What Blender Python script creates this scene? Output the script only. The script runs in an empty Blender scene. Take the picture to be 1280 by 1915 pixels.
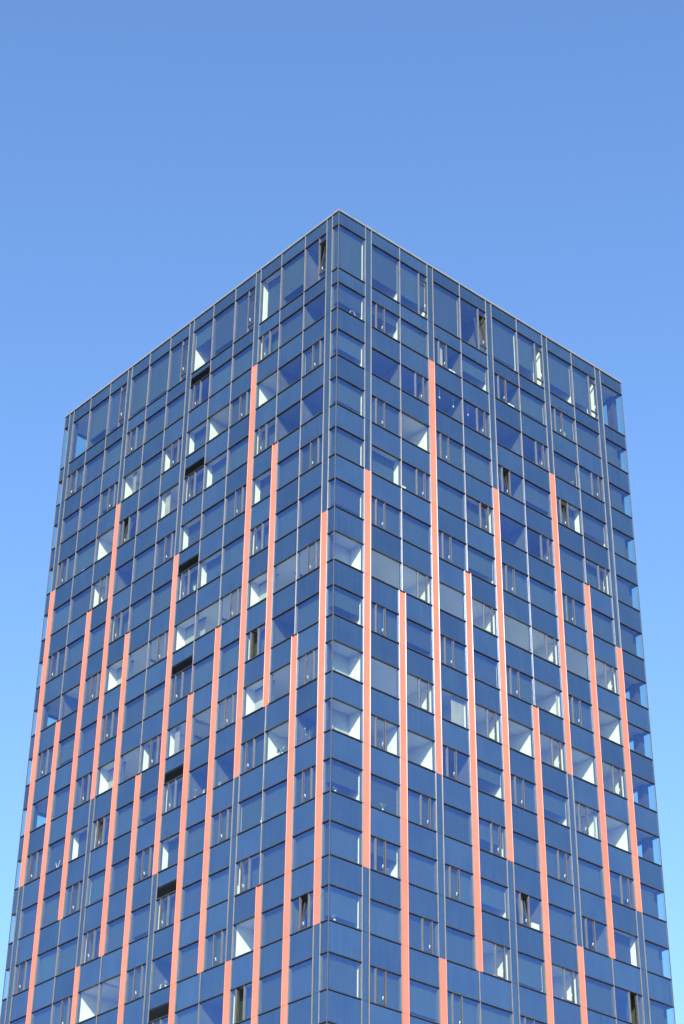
import bpy, math, random
from mathutils import Vector, Matrix, Euler
R = math.radians
SC = bpy.context.scene
COL = SC.collection

# ------------------------------------------------------------------ camera
GZ = 75.754                                   # height of the level datum above the ground
cam_d = bpy.data.cameras.new('camera'); cam = bpy.data.objects.new('camera', cam_d); COL.objects.link(cam)
cam_d.sensor_fit = 'HORIZONTAL'; cam_d.sensor_width = 36.0; cam_d.lens = 3662.8 / 1280 * 36.0
cam_d.clip_start = 0.5; cam_d.clip_end = 20000
cam.matrix_world = (Matrix.Translation((66.318, -57.693, GZ - 74.154)) @ Matrix.Rotation(R(48.71765), 4, 'Z')
                    @ Matrix.Rotation(R(123.43266), 4, 'X') @ Matrix.Rotation(R(0.71216), 4, 'Z'))
SC.camera = cam

# ------------------------------------------------------------------ daylight
SUN_EL, SUN_AZ = R(30.0), R(-46.0)            # azimuth counted from +X
W = bpy.data.worlds.new('World'); SC.world = W; W.use_nodes = True
wn = W.node_tree.nodes; wl = W.node_tree.links
sky = wn.new('ShaderNodeTexSky'); sky.sky_type = 'NISHITA'; sky.sun_disc = False
sky.sun_elevation = SUN_EL; sky.sun_rotation = math.pi / 2 - SUN_AZ
sky.air_density = 1.5; sky.dust_density = 0.3; sky.ozone_density = 8.0; sky.altitude = 0
wn['Background'].inputs['Strength'].default_value = 0.15
tint = wn.new('ShaderNodeVectorMath'); tint.operation = 'MULTIPLY'; tint.inputs[1].default_value = (1.0, 0.955, 1.0)
wl.new(sky.outputs[0], tint.inputs[0]); wl.new(tint.outputs[0], wn['Background'].inputs['Color'])
sun_d = bpy.data.lights.new('sun', 'SUN'); sun_d.energy = 3.4; sun_d.angle = R(0.53); sun_d.color = (1.0, 0.95, 0.87)
sun = bpy.data.objects.new('sun', sun_d); COL.objects.link(sun)
sd = Vector((math.cos(SUN_EL) * math.cos(SUN_AZ), math.cos(SUN_EL) * math.sin(SUN_AZ), math.sin(SUN_EL)))
sun.rotation_euler = sd.to_track_quat('Z', 'Y').to_euler(); sun.location = sd * 300
SC.view_settings.view_transform = 'Standard'; SC.view_settings.look = 'None'
SC.view_settings.exposure = 0.86; SC.view_settings.gamma = 1.0; SC.view_settings.use_curve_mapping = False
SC.render.engine = 'CYCLES'
cy = SC.cycles
cy.max_bounces = 10; cy.diffuse_bounces = 5; cy.glossy_bounces = 4; cy.transparent_max_bounces = 24
cy.use_denoising = True; cy.sample_clamp_indirect = 6.0
cy.caustics_reflective = False; cy.caustics_refractive = False

# ------------------------------------------------------------------ materials
def mat(name):
    m = bpy.data.materials.new(name); m.use_nodes = True
    return m, m.node_tree.nodes, m.node_tree.links

def noise(n, l, scale, vec=None, detail=4, stretch=None):
    geo = n.new('ShaderNodeNewGeometry')
    mp = n.new('ShaderNodeMapping'); l.new(geo.outputs['Position'], mp.inputs['Vector'])
    mp.inputs['Scale'].default_value = stretch or (1, 1, 1)
    t = n.new('ShaderNodeTexNoise'); t.inputs['Scale'].default_value = scale; t.inputs['Detail'].default_value = detail
    l.new(mp.outputs[0], t.inputs['Vector'])
    return t.outputs['Fac']

def ramp(n, l, fac, stops):
    r = n.new('ShaderNodeValToRGB'); l.new(fac, r.inputs[0])
    e = r.color_ramp.elements
    e[0].position, e[0].color = stops[0][0], (*stops[0][1], 1)
    e[1].position, e[1].color = stops[-1][0], (*stops[-1][1], 1)
    for p, c in stops[1:-1]:
        k = e.new(p); k.color = (*c, 1)
    return r.outputs[0]

def vary(n, l, color_socket, amount):
    """per-object brightness variation: panels of one batch never match exactly"""
    oi = n.new('ShaderNodeObjectInfo')
    mr = n.new('ShaderNodeMapRange'); l.new(oi.outputs['Random'], mr.inputs[0])
    mr.inputs[3].default_value = 1 - amount; mr.inputs[4].default_value = 1 + amount
    v = n.new('ShaderNodeVectorMath'); v.operation = 'SCALE'
    l.new(color_socket, v.inputs[0]); l.new(mr.outputs[0], v.inputs['Scale'])
    return v.outputs[0]

def simple(name, c0, c1, scale=3.0, rough=0.6, metal=0.0, amount=0.0, stretch=None, spec=0.5):
    m, n, l = mat(name)
    b = n['Principled BSDF']
    col = ramp(n, l, noise(n, l, scale, stretch=stretch), [(0.3, c0), (0.7, c1)])
    if amount: col = vary(n, l, col, amount)
    l.new(col, b.inputs['Base Color'])
    b.inputs['Roughness'].default_value = rough; b.inputs['Metallic'].default_value = metal
    b.inputs['Specular IOR Level'].default_value = spec
    return m

COAT = (0.122, 0.178, 0.325)                   # what the solar coating mirrors (blue)
PASS = (0.87, 0.95, 0.76)                     # what it lets through (yellow green)

def coated(name, body, amount):
    """enamelled spandrel glass: dark fired-on colour behind the same blue coating as the panes"""
    m, n, l = mat(name)
    n.remove(n['Principled BSDF'])
    streak = noise(n, l, 1.0, stretch=(9, 9, 0.35), detail=5)
    blot = noise(n, l, 0.55, detail=3)
    mx = n.new('ShaderNodeMath'); mx.operation = 'MULTIPLY_ADD'; l.new(streak, mx.inputs[0]); mx.inputs[1].default_value = 0.6
    ml = n.new('ShaderNodeMath'); ml.operation = 'MULTIPLY'; l.new(blot, ml.inputs[0]); ml.inputs[1].default_value = 0.4
    l.new(ml.outputs[0], mx.inputs[2])
    lo = tuple(c * 0.66 for c in body); hi = tuple(c * 1.36 for c in body)
    col = vary(n, l, ramp(n, l, mx.outputs[0], [(0.3, lo), (0.72, hi)]), amount)
    d = n.new('ShaderNodeBsdfDiffuse'); l.new(col, d.inputs['Color'])
    g = n.new('ShaderNodeBsdfGlossy'); g.inputs['Roughness'].default_value = 0.035
    cv = n.new('ShaderNodeRGB'); cv.outputs[0].default_value = (*COAT, 1)
    l.new(vary(n, l, cv.outputs[0], amount * 0.6), g.inputs['Color'])
    a = n.new('ShaderNodeAddShader'); l.new(d.outputs[0], a.inputs[0]); l.new(g.outputs[0], a.inputs[1])
    l.new(a.outputs[0], n['Material Output'].inputs['Surface'])
    return m

def glass(name, PASS=PASS):
    m, n, l = mat(name); n.remove(n['Principled BSDF'])
    t = n.new('ShaderNodeBsdfTransparent'); t.inputs['Color'].default_value = (*PASS, 1)
    g = n.new('ShaderNodeBsdfGlossy'); g.inputs['Roughness'].default_value = 0.0
    cv = n.new('ShaderNodeRGB'); cv.outputs[0].default_value = (*COAT, 1)
    l.new(vary(n, l, cv.outputs[0], 0.09), g.inputs['Color'])
    film = n.new('ShaderNodeBsdfDiffuse')     # thin dust film on the outer face
    l.new(ramp(n, l, noise(n, l, 1.0, stretch=(7, 7, 0.3)), [(0.35, (0.002, 0.003, 0.003)), (0.8, (0.007, 0.009, 0.008))]), film.inputs['Color'])
    a = n.new('ShaderNodeAddShader'); l.new(t.outputs[0], a.inputs[0]); l.new(g.outputs[0], a.inputs[1])
    b = n.new('ShaderNodeAddShader'); l.new(a.outputs[0], b.inputs[0]); l.new(film.outputs[0], b.inputs[1])
    l.new(b.outputs[0], n['Material Output'].inputs['Surface'])
    return m

def clear(name):
    m, n, l = mat(name); n.remove(n['Principled BSDF'])
    t = n.new('ShaderNodeBsdfTransparent'); t.inputs['Color'].default_value = (1, 1, 1, 1)
    l.new(t.outputs[0], n['Material Output'].inputs['Surface'])
    return m

M = {}
M['glass'] = glass('solar_glass'); M['glass_far'] = glass('deep_tinted_solar_glass', (0.50, 0.62, 0.60)); M['clear'] = clear('glass_inner_face')
M['spandrel'] = coated('enamelled_blue_glass', (0.026, 0.044, 0.032), 0.17)
M['pier'] = coated('enamelled_blue_glass_strip', (0.027, 0.051, 0.033), 0.08)
M['frame'] = simple('anodised_aluminium', (0.165, 0.157, 0.172), (0.21, 0.20, 0.218), 2.0, 0.215, 0.0, 0.06, None, 0.10)
M['post'] = simple('anodised_aluminium_post', (0.15, 0.143, 0.145), (0.19, 0.182, 0.184), 2.0, 0.5, 0.1, 0.06)
M['bar'] = simple('shaded_aluminium_bar', (0.06, 0.055, 0.06), (0.09, 0.082, 0.088), 2.5, 0.35, 0.2, 0.06)  # darker than the mullion metal: underside shade is put into the colour
M['sash'] = simple('dark_sash_paint', (0.06, 0.053, 0.053), (0.085, 0.076, 0.076), 3.0, 0.4, 0.1)
M['inner'] = simple('inner_frame_paint', (0.055, 0.06, 0.07), (0.075, 0.08, 0.09), 3.0, 0.6)
M['coral'] = simple('coral_enamel', (0.70, 0.222, 0.145), (0.79, 0.260, 0.172), 0.9, 0.215, 0.0, 0.045, (1, 1, 0.35), 0.12)
M['coping'] = simple('coping_aluminium', (0.27, 0.27, 0.27), (0.34, 0.335, 0.33), 1.5, 0.5, 0.2, 0.06)
M['louvre'] = simple('black_louvre_metal', (0.018, 0.017, 0.018), (0.03, 0.028, 0.028), 4.0, 0.5, 0.2)
M['dark'] = simple('dark_backing', (0.02, 0.02, 0.022), (0.03, 0.03, 0.032), 1.0, 0.9)
M['white'] = simple('white_plaster', (0.74, 0.74, 0.72), (0.80, 0.80, 0.78), 0.7, 0.8)
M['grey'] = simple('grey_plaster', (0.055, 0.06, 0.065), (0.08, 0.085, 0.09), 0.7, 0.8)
M['ceil'] = simple('white_ceiling', (0.58, 0.585, 0.58), (0.64, 0.645, 0.64), 0.6, 0.9)
M['ceil_pale'] = simple('office_ceiling', (0.78, 0.78, 0.74), (0.84, 0.84, 0.80), 0.6, 0.9)
M['floor_pale'] = simple('office_floor', (0.50, 0.50, 0.44), (0.58, 0.58, 0.51), 1.5, 0.8)
M['curtain'] = simple('beige_curtain', (0.19, 0.18, 0.165), (0.26, 0.245, 0.225), 2.0, 0.9, 0, 0.2)
M['back'] = simple('pale_blue_grey_plaster', (0.30, 0.32, 0.33), (0.38, 0.395, 0.40), 0.7, 0.8)
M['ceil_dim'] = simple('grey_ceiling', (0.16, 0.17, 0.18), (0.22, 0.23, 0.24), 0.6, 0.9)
M['carpet'] = simple('pale_floor', (0.24, 0.235, 0.22), (0.30, 0.29, 0.275), 1.5, 0.8)
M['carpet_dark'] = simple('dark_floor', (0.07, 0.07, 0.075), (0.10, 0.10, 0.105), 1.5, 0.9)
M['blind'] = simple('screen_fabric', (0.014, 0.028, 0.028), (0.021, 0.038, 0.038), 1.0, 0.9, 0.0, 0.38, (6, 6, 0.5))
M['blind_pale'] = simple('pale_screen_fabric', (0.30, 0.30, 0.27), (0.36, 0.36, 0.33), 1.0, 0.9, 0.0, 0.15, (5, 5, 0.5))
M['concrete'] = simple('concrete', (0.28, 0.28, 0.27), (0.36, 0.355, 0.34), 1.2, 0.9)
M['ground'] = simple('paving', (0.17, 0.165, 0.155), (0.24, 0.235, 0.22), 0.08, 0.9)
M['handle'] = simple('white_handle', (0.75, 0.75, 0.74), (0.82, 0.82, 0.80), 5, 0.35)
M['roof'] = simple('roof_gravel', (0.22, 0.22, 0.21), (0.32, 0.31, 0.30), 6.0, 0.95)

# ------------------------------------------------------------------ mesh helpers
class MB:
    def __init__(s): s.v = []; s.f = []; s.m = []; s.mats = []
    def mi(s, m):
        if m not in s.mats: s.mats.append(m)
        return s.mats.index(m)
    def box(s, x0, x1, y0, y1, z0, z1, m, faces=None):
        a, b = min(x0, x1), max(x0, x1); c, d = min(y0, y1), max(y0, y1); e, g = min(z0, z1), max(z0, z1)
        k = len(s.v)
        s.v += [(a, c, e), (b, c, e), (b, d, e), (a, d, e), (a, c, g), (b, c, g), (b, d, g), (a, d, g)]
        fs = {'-z': (0, 3, 2, 1), '+z': (4, 5, 6, 7), '-y': (0, 1, 5, 4), '+y': (2, 3, 7, 6), '-x': (3, 0, 4, 7), '+x': (1, 2, 6, 5)}
        for key, q in fs.items():
            mm = m
            if faces is not None:
                if faces.get(key, m) is None: continue
                mm = faces.get(key, m)
            s.f.append(tuple(k + i for i in q)); s.m.append(s.mi(mm))
    def quad(s, pts, m):
        k = len(s.v); s.v += [tuple(p) for p in pts]; s.f.append(tuple(range(k, k + len(pts)))); s.m.append(s.mi(m))
    def prism(s, poly, axis_fn, t0, t1, m):
        """extrude a 2D outline between t0 and t1; axis_fn(a, b, t) -> xyz"""
        k = len(s.v); n = len(poly)
        s.v += [axis_fn(a, b, t0) for a, b in poly] + [axis_fn(a, b, t1) for a, b in poly]
        i = s.mi(m)
        for j in range(n):
            s.f.append((k + j, k + (j + 1) % n, k + n + (j + 1) % n, k + n + j)); s.m.append(i)
        s.f.append(tuple(k + j for j in reversed(range(n)))); s.m.append(i)
        s.f.append(tuple(k + n + j for j in range(n))); s.m.append(i)
    def mesh(s, name, fix=False):
        me = bpy.data.meshes.new(name); me.from_pydata(s.v, [], s.f)
        for m in s.mats: me.materials.append(M[m])
        me.polygons.foreach_set('material_index', s.m)
        if fix:
            import bmesh
            bm = bmesh.new(); bm.from_mesh(me); bmesh.ops.recalc_face_normals(bm, faces=bm.faces); bm.to_mesh(me); bm.free()
        me.update(); return me

def obj(name, me, parent=None, loc=(0, 0, 0), rot=None):
    o = bpy.data.objects.new(name, me); COL.objects.link(o)
    o.location = loc
    if rot is not None: o.rotation_euler = rot
    if parent is not None: o.parent = parent
    return o

CACHE = {}
def cached(key, fn):
    key = tuple(round(k, 3) if isinstance(k, float) else k for k in key)
    if key not in CACHE: CACHE[key] = fn()
    return CACHE[key]

def P(face, u, w, z=0.0):
    """facade coordinates: u along the face from the front corner, w outwards, z up"""
    return (-u, -w, z) if face == 'L' else (w, u, z)

def fbox(mb, face, u0, u1, w0, w1, z0, z1, m, faces=None):
    a = P(face, u0, w0, z0); b = P(face, u1, w1, z1)
    fm = None
    if faces:
        names = {'out': '-y' if face == 'L' else '+x', 'in': '+y' if face == 'L' else '-x'}
        fm = {names.get(k, k): v for k, v in faces.items()}
    mb.box(a[0], b[0], a[1], b[1], a[2], b[2], m, fm)

def tag(o, label=None, cat=None, group=None, kind=None):
    if label: o['label'] = label
    if cat: o['category'] = cat
    if group: o['group'] = group
    if kind: o['kind'] = kind
    return o

# ------------------------------------------------------------------ the ground
g = MB(); g.quad([(-4000, -4000, 0), (4000, -4000, 0), (4000, 4000, 0), (-4000, 4000, 0)], 'ground')
tag(obj('ground', g.mesh('ground')), kind='structure')

# ------------------------------------------------------------------ tower: grid
TOP = [4.454, 0.0, -3.478, -6.919, -10.39, -13.854, -17.292, -20.648, -23.999, -27.371, -30.739, -34.103, -37.436, -40.799, -44.146]
BOT = [1.071, -1.913, -5.363, -8.827, -12.274, -15.711, -19.084, -22.453, -25.819, -29.172, -32.536, -35.9, -39.224, -42.61, -45.95]
PAR = 5.457
N = len(TOP)
T = {n + 1: GZ + t for n, t in enumerate(TOP)}; B = {n + 1: GZ + b for n, b in enumerate(BOT)}
T[N + 1] = T[N] - 3.36
ZP = GZ + PAR
WL, WR = 28.33, 25.19
PIER = {'L': [(0.55, 1.046), (7.239, 7.713), (13.97, 14.417), (20.63, 21.067), (27.317, 27.82)],
        'R': [(2.122, 2.602), (7.238, 7.718), (12.367, 12.854), (17.503, 17.957), (22.596, 23.096)]}
MID = {'L': [3.03, 5.25, 9.73, 11.94, 16.43, 18.65, 23.055, 25.33], 'R': [4.935, 10.05, 15.143, 20.287]}
SPAN = {'L': WL, 'R': WR}
E_ = 99
# coral runs: from the sill line of one storey down to the sill line of another
CORAL = {('L', 'p', 0): [(6, 13)], ('L', 'm', 0): [(8, E_)], ('L', 'm', 1): [(4, 9), (12, E_)], ('L', 'p', 1): [(2, 10), (13, E_)],
         ('L', 'm', 2): [(7, 13)], ('L', 'm', 3): [(8, E_)], ('L', 'p', 2): [(5, 11)], ('L', 'm', 4): [(9, E_)],
         ('L', 'm', 5): [(6, 12)], ('L', 'p', 3): [(3, 9), (12, E_)], ('L', 'm', 6): [(5, 11)], ('L', 'm', 7): [(7, E_)], ('L', 'p', 4): [(4, 10)],
         ('R', 'p', 0): [(5, 12)], ('R', 'm', 0): [(7, E_)], ('R', 'p', 1): [(2, 10), (13, E_)], ('R', 'm', 1): [(6, 13)],
         ('R', 'p', 2): [(4, 11)], ('R', 'm', 2): [(8, E_)], ('R', 'p', 3): [(3, 9), (12, E_)], ('R', 'm', 3): [(5, 12)], ('R', 'p', 4): [(6, 11)]}
def coral_at_window(key, n): return any(s < n <= e for s, e in CORAL.get(key, []))
def coral_at_spandrel(key, n): return any(s <= n < e for s, e in CORAL.get(key, []))
HALF = 0.235                                  # a coral run on a single mullion line pushes it apart by this much each way
MW, MD = 0.026, 0.060
CH = 0.018                                     # chamfer of the caps                         # mullion half width, depth

# list of modules: (index, near boundary, far boundary); boundary = ('p', i, side) or ('m', i) or ('c',) corner
def modules(face):
    out = []; p = PIER[face]; per = 3 if face == 'L' else 2
    out.append((0, ('c', 0), ('p', 0, 0)))
    k = 1; m = 0
    for b in range(4):
        bounds = [('p', b, 1)] + [('m', m + j) for j in range(per - 1)] + [('p', b + 1, 0)]
        m += per - 1
        for j in range(per):
            out.append((k, bounds[j], bounds[j + 1])); k += 1
    out.append((k, ('p', 4, 1), ('c', 1)))
    return out
MODS = {f: modules(f) for f in 'LR'}
def edge(face, b, side, coral):
    """clear edge of a module at boundary b; side +1: the module lies beyond it, -1: before it"""
    if b[0] == 'c': return 0.03 if b[1] == 0 else SPAN[face] - 0.03
    if b[0] == 'p': return PIER[face][b[1]][b[2]] + side * (MW + 0.002)
    c = MID[face][b[1]]
    return c + side * ((HALF if coral else 0) + MW + 0.002)

tower = bpy.data.objects.new('office_tower', None); COL.objects.link(tower)
tag(tower, 'dark blue glass office tower with staggered coral strips down both faces', 'building')

# ------------------------------------------------------------------ tower: body
for n in range(1, N + 1):
    s = MB(); s.box(-28.15, -0.14, 0.14, 25.05, B[n] - 0.80, T[n + 1] + 0.12, 'concrete')
    obj('floor_slab', s.mesh('floor_slab'), tower)
s = MB(); s.box(-28.1, -0.15, 0.15, 25.0, T[1] + 0.12, ZP - 0.30, 'roof')
obj('roof', s.mesh('roof'), tower)
s = MB(); s.box(-24.4, -3.9, 4.0, 21.0, 0.0, T[1] + 0.11, 'concrete')
obj('core', s.mesh('core'), tower)
# dark backing added behind spandrels and piers: keeps joints dark, blocks light
for f in 'LR':
    for n in range(0, N + 1):
        zt = ZP - 0.02 if n == 0 else B[n] - 0.05
        s = MB(); fbox(s, f, 0.16, SPAN[f] - 0.16, -0.135, -0.06, T[n + 1] + 0.05, zt, 'dark')
        obj('spandrel_backing', s.mesh('spandrel_backing'), tower)
    for (a, b) in PIER[f]:
        s = MB(); fbox(s, f, a - 0.005, b + 0.005, -0.40, -0.055, T[N + 1], ZP - 0.03, 'dark')
        obj('pier_backing', s.mesh('pier_backing'), tower)

# ------------------------------------------------------------------ tower: vertical bars
def mull_mesh(face, L, m, hw=MW, d=MD):
    def mk():
        mb = MB(); c = CH
        poly = [(-hw, -0.05), (hw, -0.05), (hw, d - c), (hw - c, d), (-hw + c, d), (-hw, d - c)]
        mb.prism(poly, lambda a, b, t: P(face, a, b, t), 0.0, L, m)
        return mb.mesh('mullion', True)
    return cached(('mull', face, L, m, hw, d), mk)

def runs(key, zt, zb):
    """split a vertical line into (coral?, z_top, z_bottom) runs"""
    out = []; z = zt
    for s, e in CORAL.get(key, []):
        a = B[s]; b = B[e] if e <= N else zb
        if z - a > 0.05: out.append((False, z, a))
        out.append((True, a, b)); z = b
    if z - zb > 0.05: out.append((False, z, zb))
    return out

ZB = T[N + 1]
ZT = ZP - 0.012
def mullion(face, u, z1, z0, m='frame'):
    obj('mullion', mull_mesh(face, z1 - z0, m), tower, P(face, u, 0, z0))

def coral_mesh(face, u0, u1, h):
    """u0 near mullion centre, u1 far mullion centre; cassette with a raised far edge"""
    def mk():
        mb = MB(); g = 0.006
        a = MW + 0.026; b = (u1 - u0) - MW - 0.001
        fbox(mb, face, a, b, -0.045, 0.004, g, h - g, 'coral')
        c = CH; hw = MW; k = u1 - u0
        poly = [(k - hw, -0.05), (k + hw, -0.05), (k + hw, MD - c), (k + hw - c, MD), (k - hw + c, MD), (k - hw, MD - c)]
        mb.prism(poly, lambda p, q, t: P(face, p, q, t), g * 0.5, h - g * 0.5, 'coral')
        return mb.mesh('coral_panel', True)
    return cached(('coral', face, u1 - u0, h), mk)

for f in 'LR':
    for kind, lines in (('p', PIER[f]), ('m', MID[f])):
        for i, ln in enumerate(lines):
            key = (f, kind, i)
            for coral, z1, z0 in runs(key, ZT, ZB):
                if kind == 'p': ua, ub = ln
                else: ua, ub = (ln - HALF, ln + HALF) if coral else (ln, ln)
                gap = 0.02 if coral else 0.0
                if kind == 'p' and z0 <= ZB and not coral or kind == 'p' and not coral: pass
                mullion(f, ua, z1, z0)
                if coral:
                    # one cassette per storey
                    cuts = [z1] + [B[n] for n in range(1, N + 1) if z0 + 0.05 < B[n] < z1 - 0.05] + [z0]
                    for za, zb_ in zip(cuts, cuts[1:]):
                        obj('coral_panel', coral_mesh(f, ua, ub, za - zb_), tower, P(f, ua, 0, zb_))
                else:
                    if kind == 'p':
                        mullion(f, ub, z1, z0)
                        cuts = [z1] + [B[n] for n in range(1, N + 1) if z0 + 0.05 < B[n] < z1 - 0.05] + [z0]
                        for za, zb_ in zip(cuts, cuts[1:]):
                            h = za - zb_
                            def mk(h=h, w=ub - ua, f=f):
                                mb = MB(); fbox(mb, f, MW + 0.004, w - MW - 0.004, -0.04, -0.004, 0.007, h - 0.007, 'pier'); return mb.mesh('pier_panel')
                            obj('pier_panel', cached(('pier', f, h, ub - ua), mk), tower, P(f, ua, 0, zb_))
# corner bars
for x, y in ((0, 0), (-WL, 0), (0, WR), (-WL, WR)):
    mb = MB(); s = 0.027; c = 0.012
    poly = [(-s + c, -s), (s - c, -s), (s, -s + c), (s, s - c), (s - c, s), (-s + c, s), (-s, s - c), (-s, -s + c)]
    mb.prism(poly, lambda a, b, t: (a, b, t), ZB, ZT, 'inner')
    sx = 0.012 if x == 0 else -0.012; sy = -0.012 if y == 0 else 0.012
    obj('corner_mullion', mb.mesh('corner_mullion', True), tower, (x + sx, y + sy, 0))

# ------------------------------------------------------------------ tower: what each cell shows
random.seed(11)
# b blind down, h blind part way, s blind set deep beside a white wall, o open bright room, g open pale office, d dark room
SPEC = {'L': {
    1: {3: 's', 6: 'h', 12: 'x'}, 2: {3: 's'}, 3: {9: 'o', 7: 's', 6: 's', 5: 'r', 3: 'r', 2: 'd', 1: 'h'},
    4: {7: 'o', 6: 's', 5: 's', 3: 's', 2: 'd', 1: 'd', 10: 'o', 9: 'd'}, 5: {6: 's', 3: 's', 4: 'b', 10: 'o'}, 
    6: {6: 's', 5: 's', 3: 's', 9: 's', 12: 'b'},
    7: {1: 'g', 2: 'g', 3: 'gs', 4: 'g', 5: 'g', 6: 'gs', 7: 'g', 8: 'g', 9: 'gs', 10: 'g', 11: 'g', 12: 'x'},
    8: {3: 's'}, 9: {1: 'g', 2: 'g', 3: 'gs', 4: 'g', 5: 'g', 6: 'o', 7: 's', 8: 'g', 9: 'gs', 11: 'b', 12: 'x'},
    10: {2: 'o', 1: 'd', 6: 's', 5: 'd', 4: 'd', 10: 's', 9: 's'}, 11: {6: 's', 3: 'h', 9: 'h', 5: 'b'},
    12: {9: 's', 6: 's', 3: 's'}, 13: {9: 'o', 8: 'g', 6: 'd', 3: 'o'}, 14: {3: 's'}},
 'R': {
    1: {0: 'b', 1: 'h', 2: 'h', 3: 'h', 4: 'h', 5: 'h', 6: 'h', 7: 'h', 8: 'h', 9: 'x'}, 2: {1: 'h', 4: 'h', 3: 'd', 5: 'd', 6: 'h', 7: 'h', 0: 'h'},
    3: {0: 'h', 1: 'd', 2: 'd', 3: 'd', 4: 'd', 5: 'd', 6: 'd', 7: 'h'}, 4: {0: 'h', 2: 'o', 5: 'd', 7: 's', 8: 'h'},
    5: {1: 's', 4: 's', 5: 'd', 6: 'd', 8: 's'}, 6: {4: 'h'},
    7: {0: 'o', 1: 'g', 2: 'g', 3: 'g', 4: 'g', 5: 'g', 6: 'g', 7: 'g', 8: 'g', 9: 'x'},
    8: {0: 'h', 6: 'o', 8: 'o', 9: 'x', 4: 'h'}, 9: {0: 'o', 1: 'g', 2: 'g', 3: 'o', 4: 'g', 5: 'o', 6: 'g', 7: 'o', 8: 'g', 9: 'x'},
    10: {0: 'o', 1: 'o', 2: 'o', 4: 'h', 6: 'h', 7: 'o', 8: 'o', 9: 'x'}, 11: {0: 'h', 1: 'h', 4: 'h'},
    12: {1: 'h', 4: 'h', 5: 'h', 8: 's'}, 13: {0: 'h', 4: 'o', 5: 'h', 6: 'o'}, 14: {8: 'd'}}}
OPENED = {('L', 1, 1): 'tilt', ('L', 4, 9): 'tilt', ('L', 10, 9): 'tilt', ('L', 13, 1): 'tilt', ('L', 8, 3): 'turn', ('L', 14, 3): 'turn',
          ('R', 4, 5): 'tilt', ('R', 4, 7): 'tilt', ('R', 1, 4): 'tilt', ('R', 12, 5): 'tilt', ('R', 13, 8): 'turn', ('R', 5, 4): 'ajar'}
OPEN_PART = {('L', 1, 6): 0.62, ('R', 1, 6): 0.30, ('R', 13, 8): 0.4, ('R', 2, 4): 0.45, ('R', 6, 4): 0.28, ('R', 10, 4): 0.5, ('R', 10, 6): 0.36, ('R', 12, 1): 0.55, ('R', 11, 4): 0.4, ('R', 2, 1): 0.6}
LOUVRE = {('L', n, 6) for n in range(2, 16, 2)}
def casement(face, n, k):
    if face == 'L': return k in ((3, 6, 9, 12) if n % 2 == 0 else (1, 4, 7, 10))
    return k in ((1, 3, 5, 7) if n % 2 == 0 else (2, 4, 6, 8))

def pane_mesh(name, face, w, h):
    def mk():
        mb = MB(); fbox(mb, face, 0, w, -0.034, -0.010, 0, h, 'clear', {'out': 'glass'}); return mb.mesh(name)
    return cached(('pane', name, face, w, h), mk)

def bars(face, ua, ub, zb, zt):
    """window surround: dark head and sill bars with a sloped drip lip"""
    mb = MB()
    for z in (zb, zt):
        poly = [(-0.05, -0.029), (0.056, -0.029), (0.064, -0.020), (0.064, 0.020), (-0.05, 0.029)]
        def ax(a, b, t, z=z): return P(face, t, a, z + b)
        mb.prism(poly, ax, ua, ub, 'bar')
    return mb

def add_room(face, n, k, kind, ua, ub, nb, fb, corner=False):
    zc = T[n] + 0.10; zf = B[n] - 0.79
    depth = 3.0
    if face == 'L' and k in (1, 2, 3): depth = 2.25
    if corner: depth = 1.0
    bright = kind in ('o', 'g', 'gs', 'x')
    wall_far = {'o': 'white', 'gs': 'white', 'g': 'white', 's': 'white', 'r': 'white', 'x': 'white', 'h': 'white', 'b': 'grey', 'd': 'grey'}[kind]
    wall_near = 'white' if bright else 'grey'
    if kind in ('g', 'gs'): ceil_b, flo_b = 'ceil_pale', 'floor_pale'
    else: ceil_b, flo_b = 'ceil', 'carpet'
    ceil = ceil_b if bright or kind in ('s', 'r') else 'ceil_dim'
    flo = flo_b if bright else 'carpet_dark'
    mb = MB(); w0, w1 = -0.15, -depth
    def q(*pts): mb.quad([P(face, *p) for p in pts], wl_)
    if kind in ('g', 'gs'):
        if nb[0] == 'm': ua = MID[face][nb[1]]
        if fb[0] == 'm': ub = MID[face][fb[1]]
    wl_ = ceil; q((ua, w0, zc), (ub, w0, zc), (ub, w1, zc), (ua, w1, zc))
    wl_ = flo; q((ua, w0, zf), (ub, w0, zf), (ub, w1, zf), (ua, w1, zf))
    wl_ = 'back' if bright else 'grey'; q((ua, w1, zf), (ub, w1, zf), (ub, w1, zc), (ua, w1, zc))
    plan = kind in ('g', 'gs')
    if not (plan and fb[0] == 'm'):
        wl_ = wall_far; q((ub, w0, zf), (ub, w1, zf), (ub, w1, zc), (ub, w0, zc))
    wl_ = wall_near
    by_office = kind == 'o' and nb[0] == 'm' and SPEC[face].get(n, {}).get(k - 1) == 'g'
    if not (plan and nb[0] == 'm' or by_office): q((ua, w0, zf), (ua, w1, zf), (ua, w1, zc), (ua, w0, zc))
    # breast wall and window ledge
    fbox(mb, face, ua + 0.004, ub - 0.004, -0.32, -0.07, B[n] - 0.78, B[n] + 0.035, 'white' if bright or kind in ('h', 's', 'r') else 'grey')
    if kind in ('g', 'gs') and n == 7 and k in ((1, 3, 5) if face == 'R' else (2, 5, 8)) or kind == 'o' and (n + k) % 3 == 0:
        u = ua + (ub - ua) * (0.12 if face == 'R' else 0.8)
        fbox(mb, face, u - 0.06, u + 0.06, -2.15, -1.35, zc - 0.09, zc - 0.02, 'inner')
    if kind == 'o':                           # lowered strip of ceiling over the window
        fbox(mb, face, ua + 0.01, ub - 0.01, -1.15, -0.16, zc - 0.07, zc - 0.004, 'ceil')
    obj('corner_room' if corner else 'room_interior', mb.mesh('room'), tower)

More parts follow.
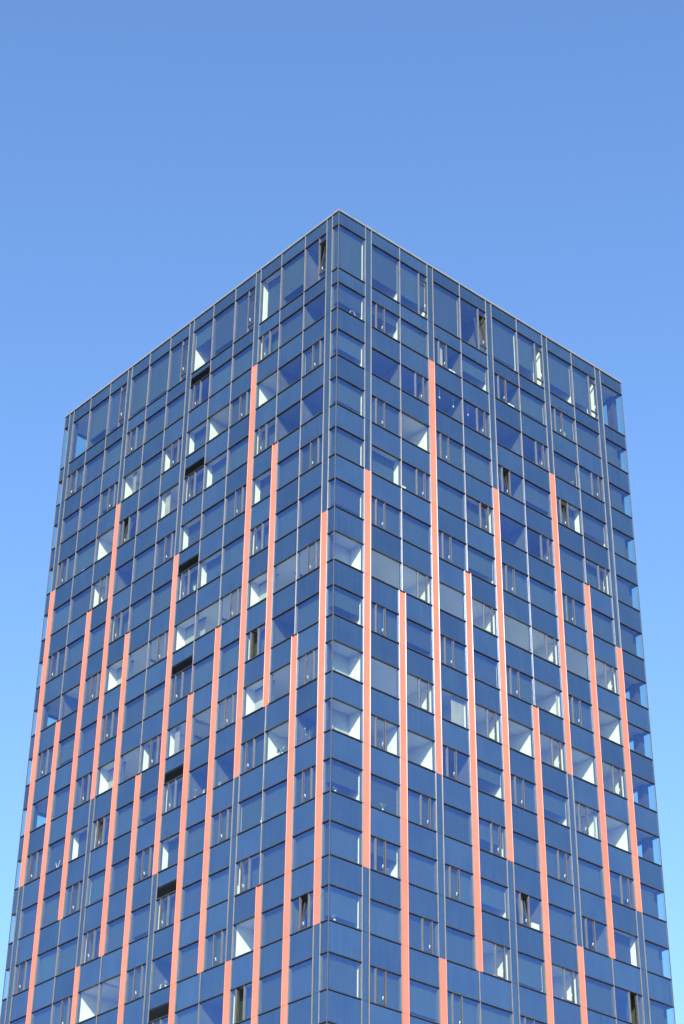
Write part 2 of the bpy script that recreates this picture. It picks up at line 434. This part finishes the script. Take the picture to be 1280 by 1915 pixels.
def add_blind(face, ua, ub, zt, zb, w, pale=False):
    def mk():
        mb = MB(); L = ub - ua; H = zt - zb; m = 'blind_pale' if pale else 'blind'
        fbox(mb, face, 0, L, -0.004, 0.004, 0.02, H, m)
        fbox(mb, face, 0, L, -0.012, 0.012, 0, 0.022, m)
        fbox(mb, face, 0, L, -0.04, 0.045, H, H + 0.09, 'inner')
        return mb.mesh('blind')
    obj('blind', cached(('blind', face, ub - ua, zt - zb, pale), mk), tower, P(face, ua, w, zb))

ROOM_BOX = {}
for f in 'LR':
    last = MODS[f][-1][0]
    for k, nb, fb in MODS[f]:
        corner = k in (0, last)
        # ---- panels: row 0 is the parapet, row n the spandrel under storey n
        for n in range(0, N + 1):
            zt = ZT if n == 0 else B[n] - 0.032; zb = T[n + 1] + 0.032
            ca = nb[0] == 'm' and n > 0 and coral_at_spandrel((f, 'm', nb[1]), n)
            cb = fb[0] == 'm' and n > 0 and coral_at_spandrel((f, 'm', fb[1]), n)
            ua = edge(f, nb, 1, ca) + 0.003; ub = edge(f, fb, -1, cb) - 0.003
            if n == N: zb = ZB
            if (f, n + 1, k) in LOUVRE:
                lt = zb + 0.66
                mb = MB(); fbox(mb, f, ua, ub, -0.05, -0.03, zb + 0.004, lt, 'louvre')
                for j in range(7):
                    z = zb + 0.05 + j * 0.088
                    a = [(-0.028, z), (0.018, z - 0.03), (0.018, z - 0.022), (-0.028, z + 0.008)]
                    mb.prism(a, lambda p, q, t: P(f, t, p, q), ua + 0.03, ub - 0.03, 'louvre')
                for u in (ua, ub - 0.03): fbox(mb, f, u, u + 0.03, -0.03, 0.02, zb + 0.004, lt, 'louvre')
                obj('ventilation_louvre', mb.mesh('louvre', True), tower)
                zb = lt + 0.012
            nm = 'parapet_panel' if n == 0 else ('corner_panel' if corner else 'spandrel_panel')
            def mk(f=f, w=ub - ua, h=zt - zb, nm=nm):
                mb = MB(); fbox(mb, f, 0, w, -0.04, 0.0, 0, h, 'spandrel'); return mb.mesh(nm)
            obj(nm, cached((nm, f, ub - ua, zt - zb), mk), tower, P(f, ua, 0, zb))
        # ---- windows
        for n in range(1, N + 1):
            ca = nb[0] == 'm' and coral_at_window((f, 'm', nb[1]), n)
            cb = fb[0] == 'm' and coral_at_window((f, 'm', fb[1]), n)
            ua = edge(f, nb, 1, ca); ub = edge(f, fb, -1, cb)
            zb, zt = B[n], T[n]
            gb, gt = zb + 0.030, zt - 0.030
            mb = bars(f, ua, ub, zb, zt)
            kind = SPEC[f].get(n, {}).get(k)
            plain = kind is None
            if kind is None:
                kind = random.choices(['b', 'h', 'd'], [0.77, 0.19, 0.04])[0]
                if n == 1: kind = 'h'
            if corner and k == last and kind not in ('x',): kind = 'x' if f == 'L' else 'c'
            # inner frame behind the side mullions
            for u, sgn, bb in ((ua, 1, nb), (ub, -1, fb)):
                if bb[0] == 'c' or k == last:
                    if k == last: fbox(mb, f, u, u + sgn * 0.010, -0.05, -0.036, zb, zt, 'bar')
                    continue
                fbox(mb, f, u, u + sgn * 0.035, -0.15, -0.05, gb, gt, 'inner')
            opened = OPENED.get((f, n, k))
            if not casement(f, n, k):
                win = obj('corner_window' if corner else 'fixed_window', mb.mesh('window', True), tower)
                obj('pane', pane_mesh('pane', f, ub - ua, gt - gb), win, P(f, ua, 0, gb))
            else:
                far = (f == 'L') == (n % 2 == 0)  # the sash sits towards the far or the near pier
                if f == 'L': far = n % 2 == 0
                else: far = n % 2 == 1
                def U(x): return ub - x if far else ua + x   # x measured from the pier side
                nar, sw = (0.40, 0.64) if n > 1 else (0.0, 0.66)
                sz0, sz1 = (gb, gt) if n > 1 else (zb + 0.50, zt - 0.46)
                p0, p1 = U(nar), U(nar + sw)
                lo, hi = min(p0, p1), max(p0, p1)
                for u in ((lo, hi) if n > 1 else ((lo if far else hi),)):
                    poly = [(-0.021, -0.05), (0.021, -0.05), (0.021, 0.036), (-0.021, 0.036)]
                    mb.prism(poly, lambda a, b, t, u=u: P(f, u + a, b, t), gb, gt, 'post')
                    fbox(mb, f, u - 0.02, u + 0.02, -0.12, -0.05, gb, gt, 'inner')
                if n == 1:
                    for z in (sz0, sz1): fbox(mb, f, lo + 0.022, hi - 0.022 if far is False else hi, -0.05, 0.024, z - 0.03, z + 0.03, 'bar')
                win = obj('casement_window', mb.mesh('window', True), tower)
                # big pane
                big0, big1 = (ua, lo - 0.022) if far else (hi + 0.022, ub)
                obj('side_pane', pane_mesh('side_pane', f, big1 - big0, gt - gb), win, P(f, big0, 0, gb))
                s0, s1 = lo + 0.022, hi - 0.022
                if n == 1:
                    if far: s1 = ub
                    else: s0 = ua
                    if f == 'L' and not far: s0 = ua
                    obj('narrow_pane', pane_mesh('narrow_pane', f, s1 - s0, gt - sz1 - 0.03), win, P(f, s0, 0, sz1 + 0.03))
                    obj('narrow_pane', pane_mesh('narrow_pane', f, s1 - s0, sz0 - 0.03 - gb), win, P(f, s0, 0, gb))
                    sz0 += 0.03; sz1 -= 0.03
                else:
                    n0, n1 = (hi + 0.022, ub) if far else (ua, lo - 0.022)
                    obj('narrow_pane', pane_mesh('narrow_pane', f, n1 - n0, gt - gb), win, P(f, n0, 0, gb))
                # sash, hinged: origin at its lower edge (tilt) or at one stile (turn)
                w, h = s1 - s0 - 0.006, sz1 - sz0 - 0.006
                fw = 0.045
                hinge_far = True
                def mk(f=f, w=w, h=h):
                    m1 = MB()
                    for a, b, c, d in ((0, fw, 0, h), (w - fw, w, 0, h), (fw, w - fw, 0, 0.065), (fw, w - fw, h - 0.06, h)):
                        fbox(m1, f, a - w / 2, b - w / 2, -0.055, 0.014, c, d, 'sash')
                    return m1.mesh('sash')
                def mg(f=f, w=w, h=h):
                    m1 = MB(); fbox(m1, f, fw - w / 2, w - fw - w / 2, -0.034, -0.012, 0.065, h - 0.06, 'clear', {'out': 'glass'}); return m1.mesh('sash_pane')
                def mh(f=f, w=w, h=h):
                    m1 = MB(); u = w / 2 - fw / 2
                    u = u if True else -u
                    fbox(m1, f, u - 0.062, u - 0.026, -0.085, -0.058, h * 0.23, h * 0.28, 'handle')
                    fbox(m1, f, u - 0.058, u - 0.032, -0.11, -0.085, h * 0.185, h * 0.275, 'handle'); return m1.mesh('handle')
                rot = Euler((0, 0, 0))
                um = (s0 + s1) / 2; wz = 0.0
                base = P(f, um, 0, sz0 + 0.003)
                MX = Matrix.Translation(base)
                if opened in ('tilt', 'ajar'):
                    ang = R(9.5 if opened == 'tilt' else 3.5)
                    MX = MX @ (Matrix.Rotation(-ang, 4, 'X') if f == 'L' else Matrix.Rotation(-ang, 4, 'Y'))
                elif opened == 'turn':
                    hs = w / 2                # swings inwards about its far stile
                    piv = Matrix.Translation(P(f, hs, -0.05, 0))
                    MX = MX @ piv @ Matrix.Rotation(R(78 if f == 'L' else -78), 4, 'Z') @ piv.inverted()
                for nm, fn in (('sash', mk), ('sash_pane', mg), ('handle', mh)):
                    o = obj(nm, cached((nm, f, w, h), fn), win)
                    o.matrix_local = MX
            # ---- blinds and rooms
            ra, rb = ua - 0.01, ub + 0.01
            if nb[0] == 'c': ra = 0.06 if nb[1] == 0 else ra
            if k == 0:
                if f == 'L':
                    if kind not in ('o', 'x'):
                        pass
                else:
                    # the corner room is shared by both faces
                    br = kind == 'o'
                    mb = MB(); zc = T[n] + 0.10; zf = B[n] - 0.79
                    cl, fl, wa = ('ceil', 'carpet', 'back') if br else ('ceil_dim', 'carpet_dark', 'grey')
                    x1, y1 = -1.02, 2.10
                    mb.quad([(-0.15, 0.15, zc), (x1, 0.15, zc), (x1, y1, zc), (-0.15, y1, zc)], cl)
                    mb.quad([(-0.15, 0.15, zf), (x1, 0.15, zf), (x1, y1, zf), (-0.15, y1, zf)], fl)
                    mb.quad([(x1, 0.15, zf), (x1, y1, zf), (x1, y1, zc), (x1, 0.15, zc)], wa)
                    mb.quad([(x1, y1, zf), (-0.06, y1, zf), (-0.06, y1, zc), (x1, y1, zc)], 'white')
                    obj('corner_room', mb.mesh('corner_room'), tower)
                    if kind in ('b', 'h'):
                        drop = 0.0 if kind == 'b' else (zt - zb) * random.uniform(0.12, 0.35)
                        add_blind('R', 0.20, 2.0, zt - 0.03, zb + 0.04 + drop, -0.20)
                        add_blind('L', 0.20, 0.98, zt - 0.03, zb + 0.04 + drop, -0.20)
                continue
            if k == last:
                zc = T[n] + 0.10; zf = B[n] - 0.79
                mb = MB()
                br = kind == 'x'
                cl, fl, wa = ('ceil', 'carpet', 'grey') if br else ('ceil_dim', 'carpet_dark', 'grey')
                if f == 'R':
                    x1, y0, y1 = -2.6, 23.11, WR - 0.15
                    mb.quad([(-0.15, y0, zc), (x1, y0, zc), (x1, y1, zc), (-0.15, y1, zc)], cl)
                    mb.quad([(-0.15, y0, zf), (x1, y0, zf), (x1, y1, zf), (-0.15, y1, zf)], fl)
                    mb.quad([(x1, y0, zf), (x1, y1, zf), (x1, y1, zc), (x1, y0, zc)], wa)
                    mb.quad([(-0.15, y0, zf), (x1, y0, zf), (x1, y0, zc), (-0.15, y0, zc)], wa)
                    if not br: add_blind('R', 23.17, WR - random.choice([0.62, 0.66, 0.70]), zt - 0.03, zb + 0.04, -0.20)
                else:
                    wide = SPEC['L'].get(n, {}).get(12) == 'x'
                    x0, x1, y1 = (-25.4 if wide else -27.83), -WL + 0.15, 2.3
                    mb.quad([(x0, 0.15, zc), (x1, 0.15, zc), (x1, y1, zc), (x0, y1, zc)], cl)
                    mb.quad([(x0, 0.15, zf), (x1, 0.15, zf), (x1, y1, zf), (x0, y1, zf)], fl)
                    mb.quad([(x0, y1, zf), (x1, y1, zf), (x1, y1, zc), (x0, y1, zc)], wa)
                    mb.quad([(x0, 0.15, zf), (x0, y1, zf), (x0, y1, zc), (x0, 0.15, zc)], wa)
                obj('corner_room', mb.mesh('corner_room'), tower)
                continue
            if f == 'L' and kind == 'x': continue
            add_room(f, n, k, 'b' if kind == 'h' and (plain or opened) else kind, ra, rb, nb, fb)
            H = zt - zb
            if opened: 
                if kind in ('b', 'h'): continue
            slit = random.choice([0.012, 0.012, 0.012, 0.06])
            if kind == 'b': add_blind(f, ua + 0.04, ub - slit, zt - 0.03, zb + random.choice([0.03, 0.05, 0.08]), -0.20)
            elif kind == 'h': add_blind(f, ua + 0.04, (lo - 0.02) if (f, n, k) in (('R', 1, 6), ('R', 1, 8)) else ub - slit, zt - 0.03, zb + H * OPEN_PART.get((f, n, k), random.choice([0.08, 0.14, 0.2, 0.28])), -0.20)
            elif kind == 's': add_blind(f, ua + 0.05, ub - 0.06, zt + 0.02, zb + random.choice([0.03, 0.06, 0.1]), -0.52)
            elif kind == 'gs': add_blind(f, ua + 0.05, ub - 0.06, zt + 0.02, zb + random.choice([0.5, 0.7]), -0.75, True)

# curtains gathered at the side of a few rooms
def curtain(face, n, k, f0, f1, w=-0.24):
    for kk, nb, fb in MODS[face]:
        if kk == k:
            a = edge(face, nb, 1, nb[0] == 'm' and coral_at_window((face, 'm', nb[1]), n))
            b = edge(face, fb, -1, fb[0] == 'm' and coral_at_window((face, 'm', fb[1]), n))
    u0, u1 = a + (b - a) * f0, a + (b - a) * f1
    folds = max(3, int((u1 - u0) / 0.055)); mb = MB(); i = mb.mi('curtain'); z0, z1 = B[n] - 0.30, T[n] + 0.04
    pts = []
    for j in range(folds * 2 + 1):
        t = j / (folds * 2); pts.append((u0 + (u1 - u0) * t, w + (0.028 if j % 2 else -0.028) * (0.7 + 0.3 * math.sin(j * 2.3))))
    for side in (0, 0.008):
        for (ua_, wa_), (ub_, wb_) in zip(pts, pts[1:]):
            mb.quad([P(face, ua_, wa_ - side, z0), P(face, ub_, wb_ - side, z0), P(face, ub_, wb_ - side, z1), P(face, ua_, wa_ - side, z1)], 'curtain')
    obj('curtain', mb.mesh('curtain'), tower)
for c in (('R', 9, 3, 0.50, 0.97), ('R', 2, 3, 0.30, 0.42), ('L', 4, 7, 0.62, 0.86), ('L', 9, 6, 0.55, 0.80), ('R', 11, 4, 0.86, 0.98),
          ('R', 12, 5, 0.30, 0.42), ('R', 8, 6, 0.90, 0.98), ('L', 3, 9, 0.44, 0.60), ('R', 10, 7, 0.92, 0.985), ('R', 13, 4, 0.93, 0.985), ('L', 13, 8, 0.04, 0.12)):
    curtain(*c)

# ------------------------------------------------------------------ tower: coping
for f in 'LR':
    L = SPAN[f]; cuts = [0.0]
    step = 2.2
    while cuts[-1] + step < L - 0.8: cuts.append(cuts[-1] + step)
    cuts.append(L)
    for i, (a, b) in enumerate(zip(cuts, cuts[1:])):
        mb = MB()
        a2 = a + 0.004 if i else (0.0 if f == 'L' else 0.0); b2 = b - 0.004 if b < L else b + 0.06
        if i == 0: a2 = -0.072 if f == 'R' else 0.003
        poly = [(-0.42, 0.008), (0.070, 0.0), (0.070, 0.125), (0.058, 0.14), (-0.42, 0.19)]
        mb.prism(poly, lambda p, q, t: P(f, t, p, ZP + q), a2, b2, 'coping')
        if b < L:
            fbox(mb, f, b - 0.03, b + 0.03, 0.071, 0.076, ZP + 0.01, ZP + 0.148, 'coping')
            fbox(mb, f, b - 0.035, b + 0.035, -0.02, 0.076, ZP + 0.150, ZP + 0.172, 'coping')
        obj('coping', mb.mesh('coping', True), tower)

# ------------------------------------------------------------------ tower: the two far faces
for n in range(0, N + 1):
    zt = ZT if n == 0 else B[n] - 0.022; zb = T[n + 1] + 0.022
    mb = MB()
    mb.box(-WL + 0.04, -0.04, WR - 0.04, WR - 0.001, zb, zt, 'spandrel')
    mb.box(-WL + 0.001, -WL + 0.04, 0.04, WR - 0.05, zb, zt, 'spandrel')
    obj('rear_panel', mb.mesh('rear_panel'), tower)
    if n == 0: continue
    gb, gt = B[n] - 0.018, T[n] + 0.018
    mb = MB(); gb += 0.0
    mb.box(-2.9, -0.04, WR - 0.034, WR - 0.012, gb, gt, 'clear', {'+y': 'glass_far'})
    mb.box(-WL + 0.012, -WL + 0.034, 0.04, 2.5, gb, gt, 'clear', {'-x': 'glass_far'})
    for z in (B[n], T[n]):
        mb.box(-WL + 0.03, -0.03, WR + 0.001, WR + 0.045, z - 0.02, z + 0.02, 'bar')
        mb.box(-WL - 0.045, -WL - 0.001, 0.03, WR - 0.03, z - 0.02, z + 0.02, 'bar')
    mb.box(-1.06, -0.54, WR - 0.32, WR - 0.036, gb - 0.06, gt + 0.06, 'dark')
    mb.box(-WL + 0.036, -WL + 0.32, 2.10, 2.62, gb - 0.06, gt + 0.06, 'dark')
    for x in (-0.56, -1.04): mb.box(x - 0.03, x + 0.03, WR - 0.01, WR + 0.05, gb, gt, 'frame')
    for y in (2.12, 2.60): mb.box(-WL - 0.05, -WL + 0.01, y - 0.03, y + 0.03, gb, gt, 'frame')
    mb.box(-WL + 0.1, -2.92, WR - 0.04, WR - 0.005, gb, gt, 'spandrel')
    mb.box(-WL + 0.005, -WL + 0.04, 2.52, WR - 0.06, gb, gt, 'spandrel')
    obj('rear_window', mb.mesh('rear_window'), tower)

# ------------------------------------------------------------------ tower: storeys below the picture
mb = MB(); z = ZB - 0.004; 
mb.box(-WL + 0.05, -0.05, 0.05, WR - 0.05, 0.0, z, 'dark')
while z > 5.0:
    mb.box(-WL, 0.0, 0.0, WR, z - 1.55, z, 'spandrel'); mb.box(-WL + 0.03, -0.03, 0.03, WR - 0.03, z - 3.36, z - 1.56, 'pier'); z -= 3.37
for f in 'LR':
    for a, b in PIER[f]:
        for u in (a, b): fbox(mb, f, u - MW, u + MW, -0.02, MD, 0.0, ZB - 0.01, 'frame')
o = obj('lower_storeys', mb.mesh('lower_storeys'), tower); o['kind'] = 'stuff'

# ------------------------------------------------------------------ things on the window ledges
M['pot'] = simple('white_glazed_pot', (0.72, 0.72, 0.70), (0.80, 0.80, 0.78), 6, 0.3)
M['clay'] = simple('clay_pot', (0.30, 0.13, 0.07), (0.38, 0.17, 0.10), 6, 0.8)
M['leaf'] = simple('leaf_green', (0.12, 0.24, 0.07), (0.24, 0.38, 0.14), 14, 0.5, 0, 0.2)
M['leaf_pale'] = simple('leaf_pale_green', (0.40, 0.50, 0.26), (0.58, 0.66, 0.42), 14, 0.5, 0, 0.2)
M['leaf_red'] = simple('leaf_red', (0.20, 0.04, 0.05), (0.28, 0.07, 0.07), 14, 0.5)
M['stem'] = simple('plant_stem', (0.12, 0.10, 0.05), (0.18, 0.15, 0.08), 10, 0.8)
M['carton'] = simple('white_carton', (0.74, 0.74, 0.72), (0.80, 0.80, 0.78), 5, 0.7)
M['tape'] = simple('grey_tape', (0.30, 0.30, 0.30), (0.36, 0.36, 0.36), 5, 0.5)
M['crate'] = simple('blue_black_crate', (0.03, 0.045, 0.08), (0.045, 0.06, 0.10), 5, 0.6)
M['bottle'] = simple('pale_bottle', (0.55, 0.62, 0.58), (0.65, 0.70, 0.66), 6, 0.2)
M['pink'] = simple('pink_cloth', (0.55, 0.20, 0.26), (0.62, 0.25, 0.32), 9, 0.9)
M['teal'] = simple('light_blue_cloth', (0.16, 0.38, 0.55), (0.22, 0.45, 0.62), 9, 0.9)

def spot(face, n, k, fr, w=-0.125):
    for kk, nb, fb in MODS[face]:
        if kk == k:
            a = edge(face, nb, 1, nb[0] == 'm' and coral_at_window((face, 'm', nb[1]), n))
            b = edge(face, fb, -1, fb[0] == 'm' and coral_at_window((face, 'm', fb[1]), n))
            return P(face, a + (b - a) * fr, w, B[n] + 0.036)

def lathe(mb, prof, m, seg=12, x=0, y=0):
    k0 = len(mb.v); i = mb.mi(m)
    for r, z in prof:
        for j in range(seg):
            a = 2 * math.pi * j / seg; mb.v.append((x + r * math.cos(a), y + r * math.sin(a), z))
    for q in range(len(prof) - 1):
        for j in range(seg):
            a = k0 + q * seg + j; b = k0 + q * seg + (j + 1) % seg
            mb.f.append((a, b, b + seg, a + seg)); mb.m.append(i)
    mb.f.append(tuple(k0 + j for j in reversed(range(seg)))); mb.m.append(i)
    t = k0 + (len(prof) - 1) * seg
    mb.f.append(tuple(t + j for j in range(seg))); mb.m.append(i)

def leaf(mb, p, d, L, wd, m):
    """one bent leaf of four faces from p along d"""
    d = d.normalized(); s = d.cross(Vector((0, 0, 1)))
    if s.length < 0.05: s = Vector((1, 0, 0))
    s = s.normalized() * wd
    q = [p, p + d * L * 0.5 + Vector((0, 0, 0.03 * L)), p + d * L - Vector((0, 0, 0.18 * L))]
    k = len(mb.v); i = mb.mi(m)
    mb.v += [tuple(q[0]), tuple(q[1] + s), tuple(q[1]), tuple(q[1] - s), tuple(q[2])]
    for f_ in ((0, 1, 2), (0, 2, 3), (1, 4, 2), (2, 4, 3)):
        mb.f.append(tuple(k + j for j in f_)); mb.m.append(i)

def plant(face, n, k, fr, style, label, pot='pot', seed=1, h=0.4, spread=0.2, leafm='leaf', w=-0.125):
    rnd = random.Random(seed)
    root = obj('potted_plant', None, None, spot(face, n, k, fr, w))
    tag(root, label, 'plant', 'plants on the window ledges')
    ph = 0.13
    mb = MB(); lathe(mb, [(0.036, 0), (0.05, ph * 0.7), (0.054, ph * 0.86), (0.054, ph), (0.046, ph), (0.044, ph - 0.02)], pot)
    obj('pot', mb.mesh('pot'), root)
    sm = MB(); fm = MB()
    def rod(p, q, r):
        dv = (q - p); a = dv.orthogonal().normalized(); b = dv.normalized().cross(a); k0 = len(sm.v); i = sm.mi('stem')
        for c in (p, q):
            for j in range(4):
                t = math.pi / 2 * j; sm.v.append(tuple(c + a * r * math.cos(t) + b * r * math.sin(t)))
        for j in range(4): sm.f.append((k0 + j, k0 + (j + 1) % 4, k0 + 4 + (j + 1) % 4, k0 + 4 + j)); sm.m.append(i)
    def inplane(x):                            # keep the foliage between pane and room
        y = rnd.uniform(-0.055, 0.055)
        return Vector((x, y, 0)) if face == 'L' else Vector((y, x, 0))
    if style == 'blades':
        for j in range(13):
            d = inplane(rnd.uniform(-0.5, 0.5)) + Vector((0, 0, rnd.uniform(0.7, 1.0)))
            leaf(fm, Vector((0, 0, ph - 0.01)), d, h * rnd.uniform(0.7, 1.1), 0.014, leafm if j % 4 else 'leaf_pale')
        rod(Vector((0, 0, ph - 0.03)), Vector((0, 0, ph + 0.02)), 0.02)
    else:
        tops = []
        ns = {'bush': 9, 'tree': 1, 'loose': 10}[style]
        for j in range(ns):
            q = inplane(rnd.uniform(-spread, spread)) + Vector((0, 0, h * rnd.uniform(0.45, 1.0) if style != 'tree' else h * 0.75))
            rod(Vector((0, 0, ph - 0.03)), q, 0.006 if style != 'tree' else 0.011); tops.append(q)
        nl = {'bush': 70, 'tree': 26, 'loose': 60}[style]
        for j in range(nl):
            q = rnd.choice(tops); t = rnd.uniform(0.45, 1.0) if style != 'tree' else rnd.uniform(0.9, 1.0)
            p = Vector((0, 0, ph)) * (1 - t) + q * t
            d = inplane(rnd.uniform(-1, 1)) + Vector((0, 0, rnd.uniform(-0.2, 0.9)))
            leaf(fm, p, d, rnd.uniform(0.07, 0.14) * (1.3 if style == 'tree' else 1), rnd.uniform(0.014, 0.028), rnd.choice([leafm, leafm, leafm, 'leaf_pale' if leafm == 'leaf' else 'leaf']))
    obj('stem', sm.mesh('stem'), root); obj('foliage', fm.mesh('foliage'), root)
    return root

plant('R', 2, 1, 0.74, 'bush', 'feathery green plant in the second-storey casement window, first bay right of the corner', seed=2, h=0.45, spread=0.22)
plant('R', 2, 7, 0.60, 'blades', 'spiky plant of upright blades beside a sunlit wall near the far right end', seed=3, h=0.5)
plant('R', 3, 7, 0.78, 'bush', 'dense round bushy plant against a pale wall, just right of a coral strip top', seed=4, h=0.42, spread=0.16, leafm='leaf_pale')
plant('R', 11, 1, 0.48, 'bush', 'bright leafy plant in a white pot between two coral strips', seed=5, h=0.42, spread=0.16, leafm='leaf_pale')
plant('R', 11, 0, 0.19, 'bush', 'low green plant at the tower corner, upper of the two corner plants', seed=6, h=0.28, spread=0.13)
plant('R', 13, 0, 0.22, 'bush', 'broad green plant at the tower corner, lower of the two corner plants', seed=7, h=0.36, spread=0.26, leafm='leaf')
plant('L', 10, 1, 0.42, 'loose', 'large sprawling plant with thin branches filling a dark window', 'clay', seed=8, h=0.85, spread=0.55)
plant('L', 10, 2, 0.34, 'bush', 'pale flowering bush in front of a bright white sunlit wall', seed=9, h=0.5, spread=0.26, leafm='leaf_pale')
plant('L', 10, 2, 0.52, 'bush', 'small dark red leaved plant beside the pale flowering bush', seed=10, h=0.55, spread=0.12, leafm='leaf_red')
plant('L', 10, 5, 0.74, 'tree', 'thin palm-like plant with one bare stem and a leafy tuft', seed=11, h=0.72, leafm='leaf_pale')
plant('L', 10, 5, 0.28, 'blades', 'short plant with pale blades beside the thin palm-like plant', seed=12, h=0.3, leafm='leaf_pale')
plant('L', 10, 4, 0.80, 'bush', 'tiny leafy plant alone at the edge of a dark window, next to a coral strip', seed=13, h=0.26, spread=0.1, leafm='leaf_pale')
plant('L', 13, 6, 0.36, 'loose', 'wispy plant in a white pot beneath the louvred windows, with a bladed plant beside it', seed=14, h=0.42, spread=0.16, leafm='leaf_pale')
plant('L', 13, 6, 0.62, 'blades', 'white-potted plant with stiff blades, left of the wispy plant', seed=15, h=0.32, leafm='leaf_pale')
plant('L', 6, 6, 0.22, 'blades', 'long-bladed plant in the casement window under a black louvre', seed=16, h=0.6, leafm='leaf_pale')

def carton(face, n, k, fr, sx, h, label, m='carton', cat='box', dy=0.10):
    mb = MB(); a = P(face, sx / 2, -dy / 2); a = (abs(a[0]), abs(a[1]))
    mb.box(-a[0], a[0], -a[1], a[1], 0, h, m)
    root = obj('carton', mb.mesh('carton'), None, spot(face, n, k, fr)); tag(root, label, cat)
    lid = MB(); lid.box(-a[0] - 0.006, a[0] + 0.006, -a[1] - 0.006, a[1] + 0.006, h, h + 0.02, m)
    if face == 'L': lid.box(-0.02, 0.02, -a[1] - 0.009, a[1] + 0.009, h - 0.05, h + 0.023, 'tape')
    else: lid.box(-a[0] - 0.009, a[0] + 0.009, -0.02, 0.02, h - 0.05, h + 0.023, 'tape')
    obj('lid', lid.mesh('lid'), root)
carton('R', 5, 2, 0.10, 0.34, 0.20, 'small white box at the left edge of a window, right of the first coral strip')
carton('R', 12, 5, 0.80, 0.52, 0.34, 'large white box beside the tilted casement window')
carton('R', 2, 3, 0.70, 0.50, 0.20, 'long white box in the casement window just right of the tallest coral strip')
carton('R', 2, 5, 0.70, 0.52, 0.20, 'long white box one bay right of the tallest right-hand coral strip')
carton('R', 12, 1, 0.62, 0.40, 0.36, 'dark blue crate on the ledge beside a sunlit wall', 'crate', 'crate')
carton('L', 12, 3, 0.90, 0.26, 0.50, 'tall white box at the left end of a casement window beside a white wall')

mb = MB(); lathe(mb, [(0.05, 0), (0.052, 0.20), (0.02, 0.27), (0.018, 0.33)], 'bottle')
o = obj('bottle', mb.mesh('bottle'), None, spot('L', 11, 3, 0.10)); tag(o, 'pale bottle standing alone at the right edge of a window', 'bottle')
mb = MB(); lathe(mb, [(0.024, 0.332), (0.024, 0.37)], 'pot'); obj('cap', mb.mesh('cap'), o)

# a thin white ring standing on the ledge of the second storey corner window
mb = MB(); k0 = 0; i = mb.mi('pot'); S1, S2 = 28, 6
for a in range(S1):
    t = 2 * math.pi * a / S1
    for b in range(S2):
        q = 2 * math.pi * b / S2; r = 0.20 + 0.012 * math.cos(q)
        mb.v.append((0.012 * math.sin(q), r * math.cos(t), 0.212 + r * math.sin(t)))
for a in range(S1):
    for b in range(S2):
        mb.f.append((a * S2 + b, ((a + 1) % S1) * S2 + b, ((a + 1) % S1) * S2 + (b + 1) % S2, a * S2 + (b + 1) % S2)); mb.m.append(i)
o = obj('ring_ornament', mb.mesh('ring_ornament'), None, spot('R', 2, 0, 0.60)); tag(o, 'thin white ring standing in the upper corner window', 'ornament')

# two white sticks in a V
mb = MB(); lathe(mb, [(0.045, 0), (0.05, 0.12), (0.042, 0.12), (0.04, 0.10)], 'pot')
o = obj('reed_vase', mb.mesh('reed_vase'), None, spot('L', 10, 11, 0.47)); tag(o, 'white vase with two white sticks spread in a V', 'vase')
for sgn, L in ((1, 0.50), (-1, 0.44)):
    mb = MB(); x = 0.20 * sgn
    mb.prism([(0.0, 0.06), (0.03 * sgn, 0.06), (x + 0.03 * sgn, L), (x, L)], lambda a, b, t: (a, t, b), -0.006, 0.006, 'pot')
    obj('stick', mb.mesh('stick', True), o)

# a bundle of pink and light blue cloth
def heap(bm_m, x, r, seed):
    rnd = random.Random(seed); mb = MB()
    lathe(mb, [(r * f_ * rnd.uniform(0.9, 1.1), z) for f_, z in ((0.8, 0), (1.0, 0.05), (0.95, 0.11), (0.7, 0.17), (0.3, 0.21))], bm_m, 10, x, 0)
    return mb
o = obj('cloth_bundle', heap('teal', 0.0, 0.085, 3).mesh('cloth_bundle'), None, spot('L', 4, 11, 0.66)); tag(o, 'folded light blue and pink cloth lying in a left-side window', 'cloth')
obj('pink_cloth', heap('pink', 0.19, 0.08, 4).mesh('pink_cloth'), o)

# star ornaments hung in the third storey windows
def star(face, n, k, fr, drop, label):
    x, y, z = spot(face, n, k, fr, -0.11)
    mb = MB(); pts = []
    for j in range(10):
        t = math.pi / 2 + math.pi * j / 5; r = 0.11 if j % 2 == 0 else 0.035
        pts.append((r * math.cos(t), r * math.sin(t)))
    for sgn in (1, -1):
        for j in range(10):
            a, b = pts[j], pts[(j + 1) % 10]
            tri = [(0.0, a[0], a[1]), (0.0, b[0], b[1]), (0.035 * sgn, 0.0, 0.0)]
            mb.quad(tri, 'pot')
    o = obj('star_ornament', mb.mesh('star_ornament', True), None, (x, y, T[n] - drop)); tag(o, label, 'ornament', 'white stars hung in the windows')
    mb = MB(); mb.box(-0.003, 0.003, -0.003, 0.003, 0.112, drop - 0.02, 'tape'); obj('thread', mb.mesh('thread'), o)
star('R', 3, 3, 0.22, 0.75, 'white star ornament hung in a dark window, beside the tallest coral strip')
star('R', 3, 3, 0.72, 0.85, 'white star ornament between the two other hanging stars')
star('R', 3, 4, 0.24, 0.85, 'white star ornament hung beside a casement window, farthest from the tower corner')
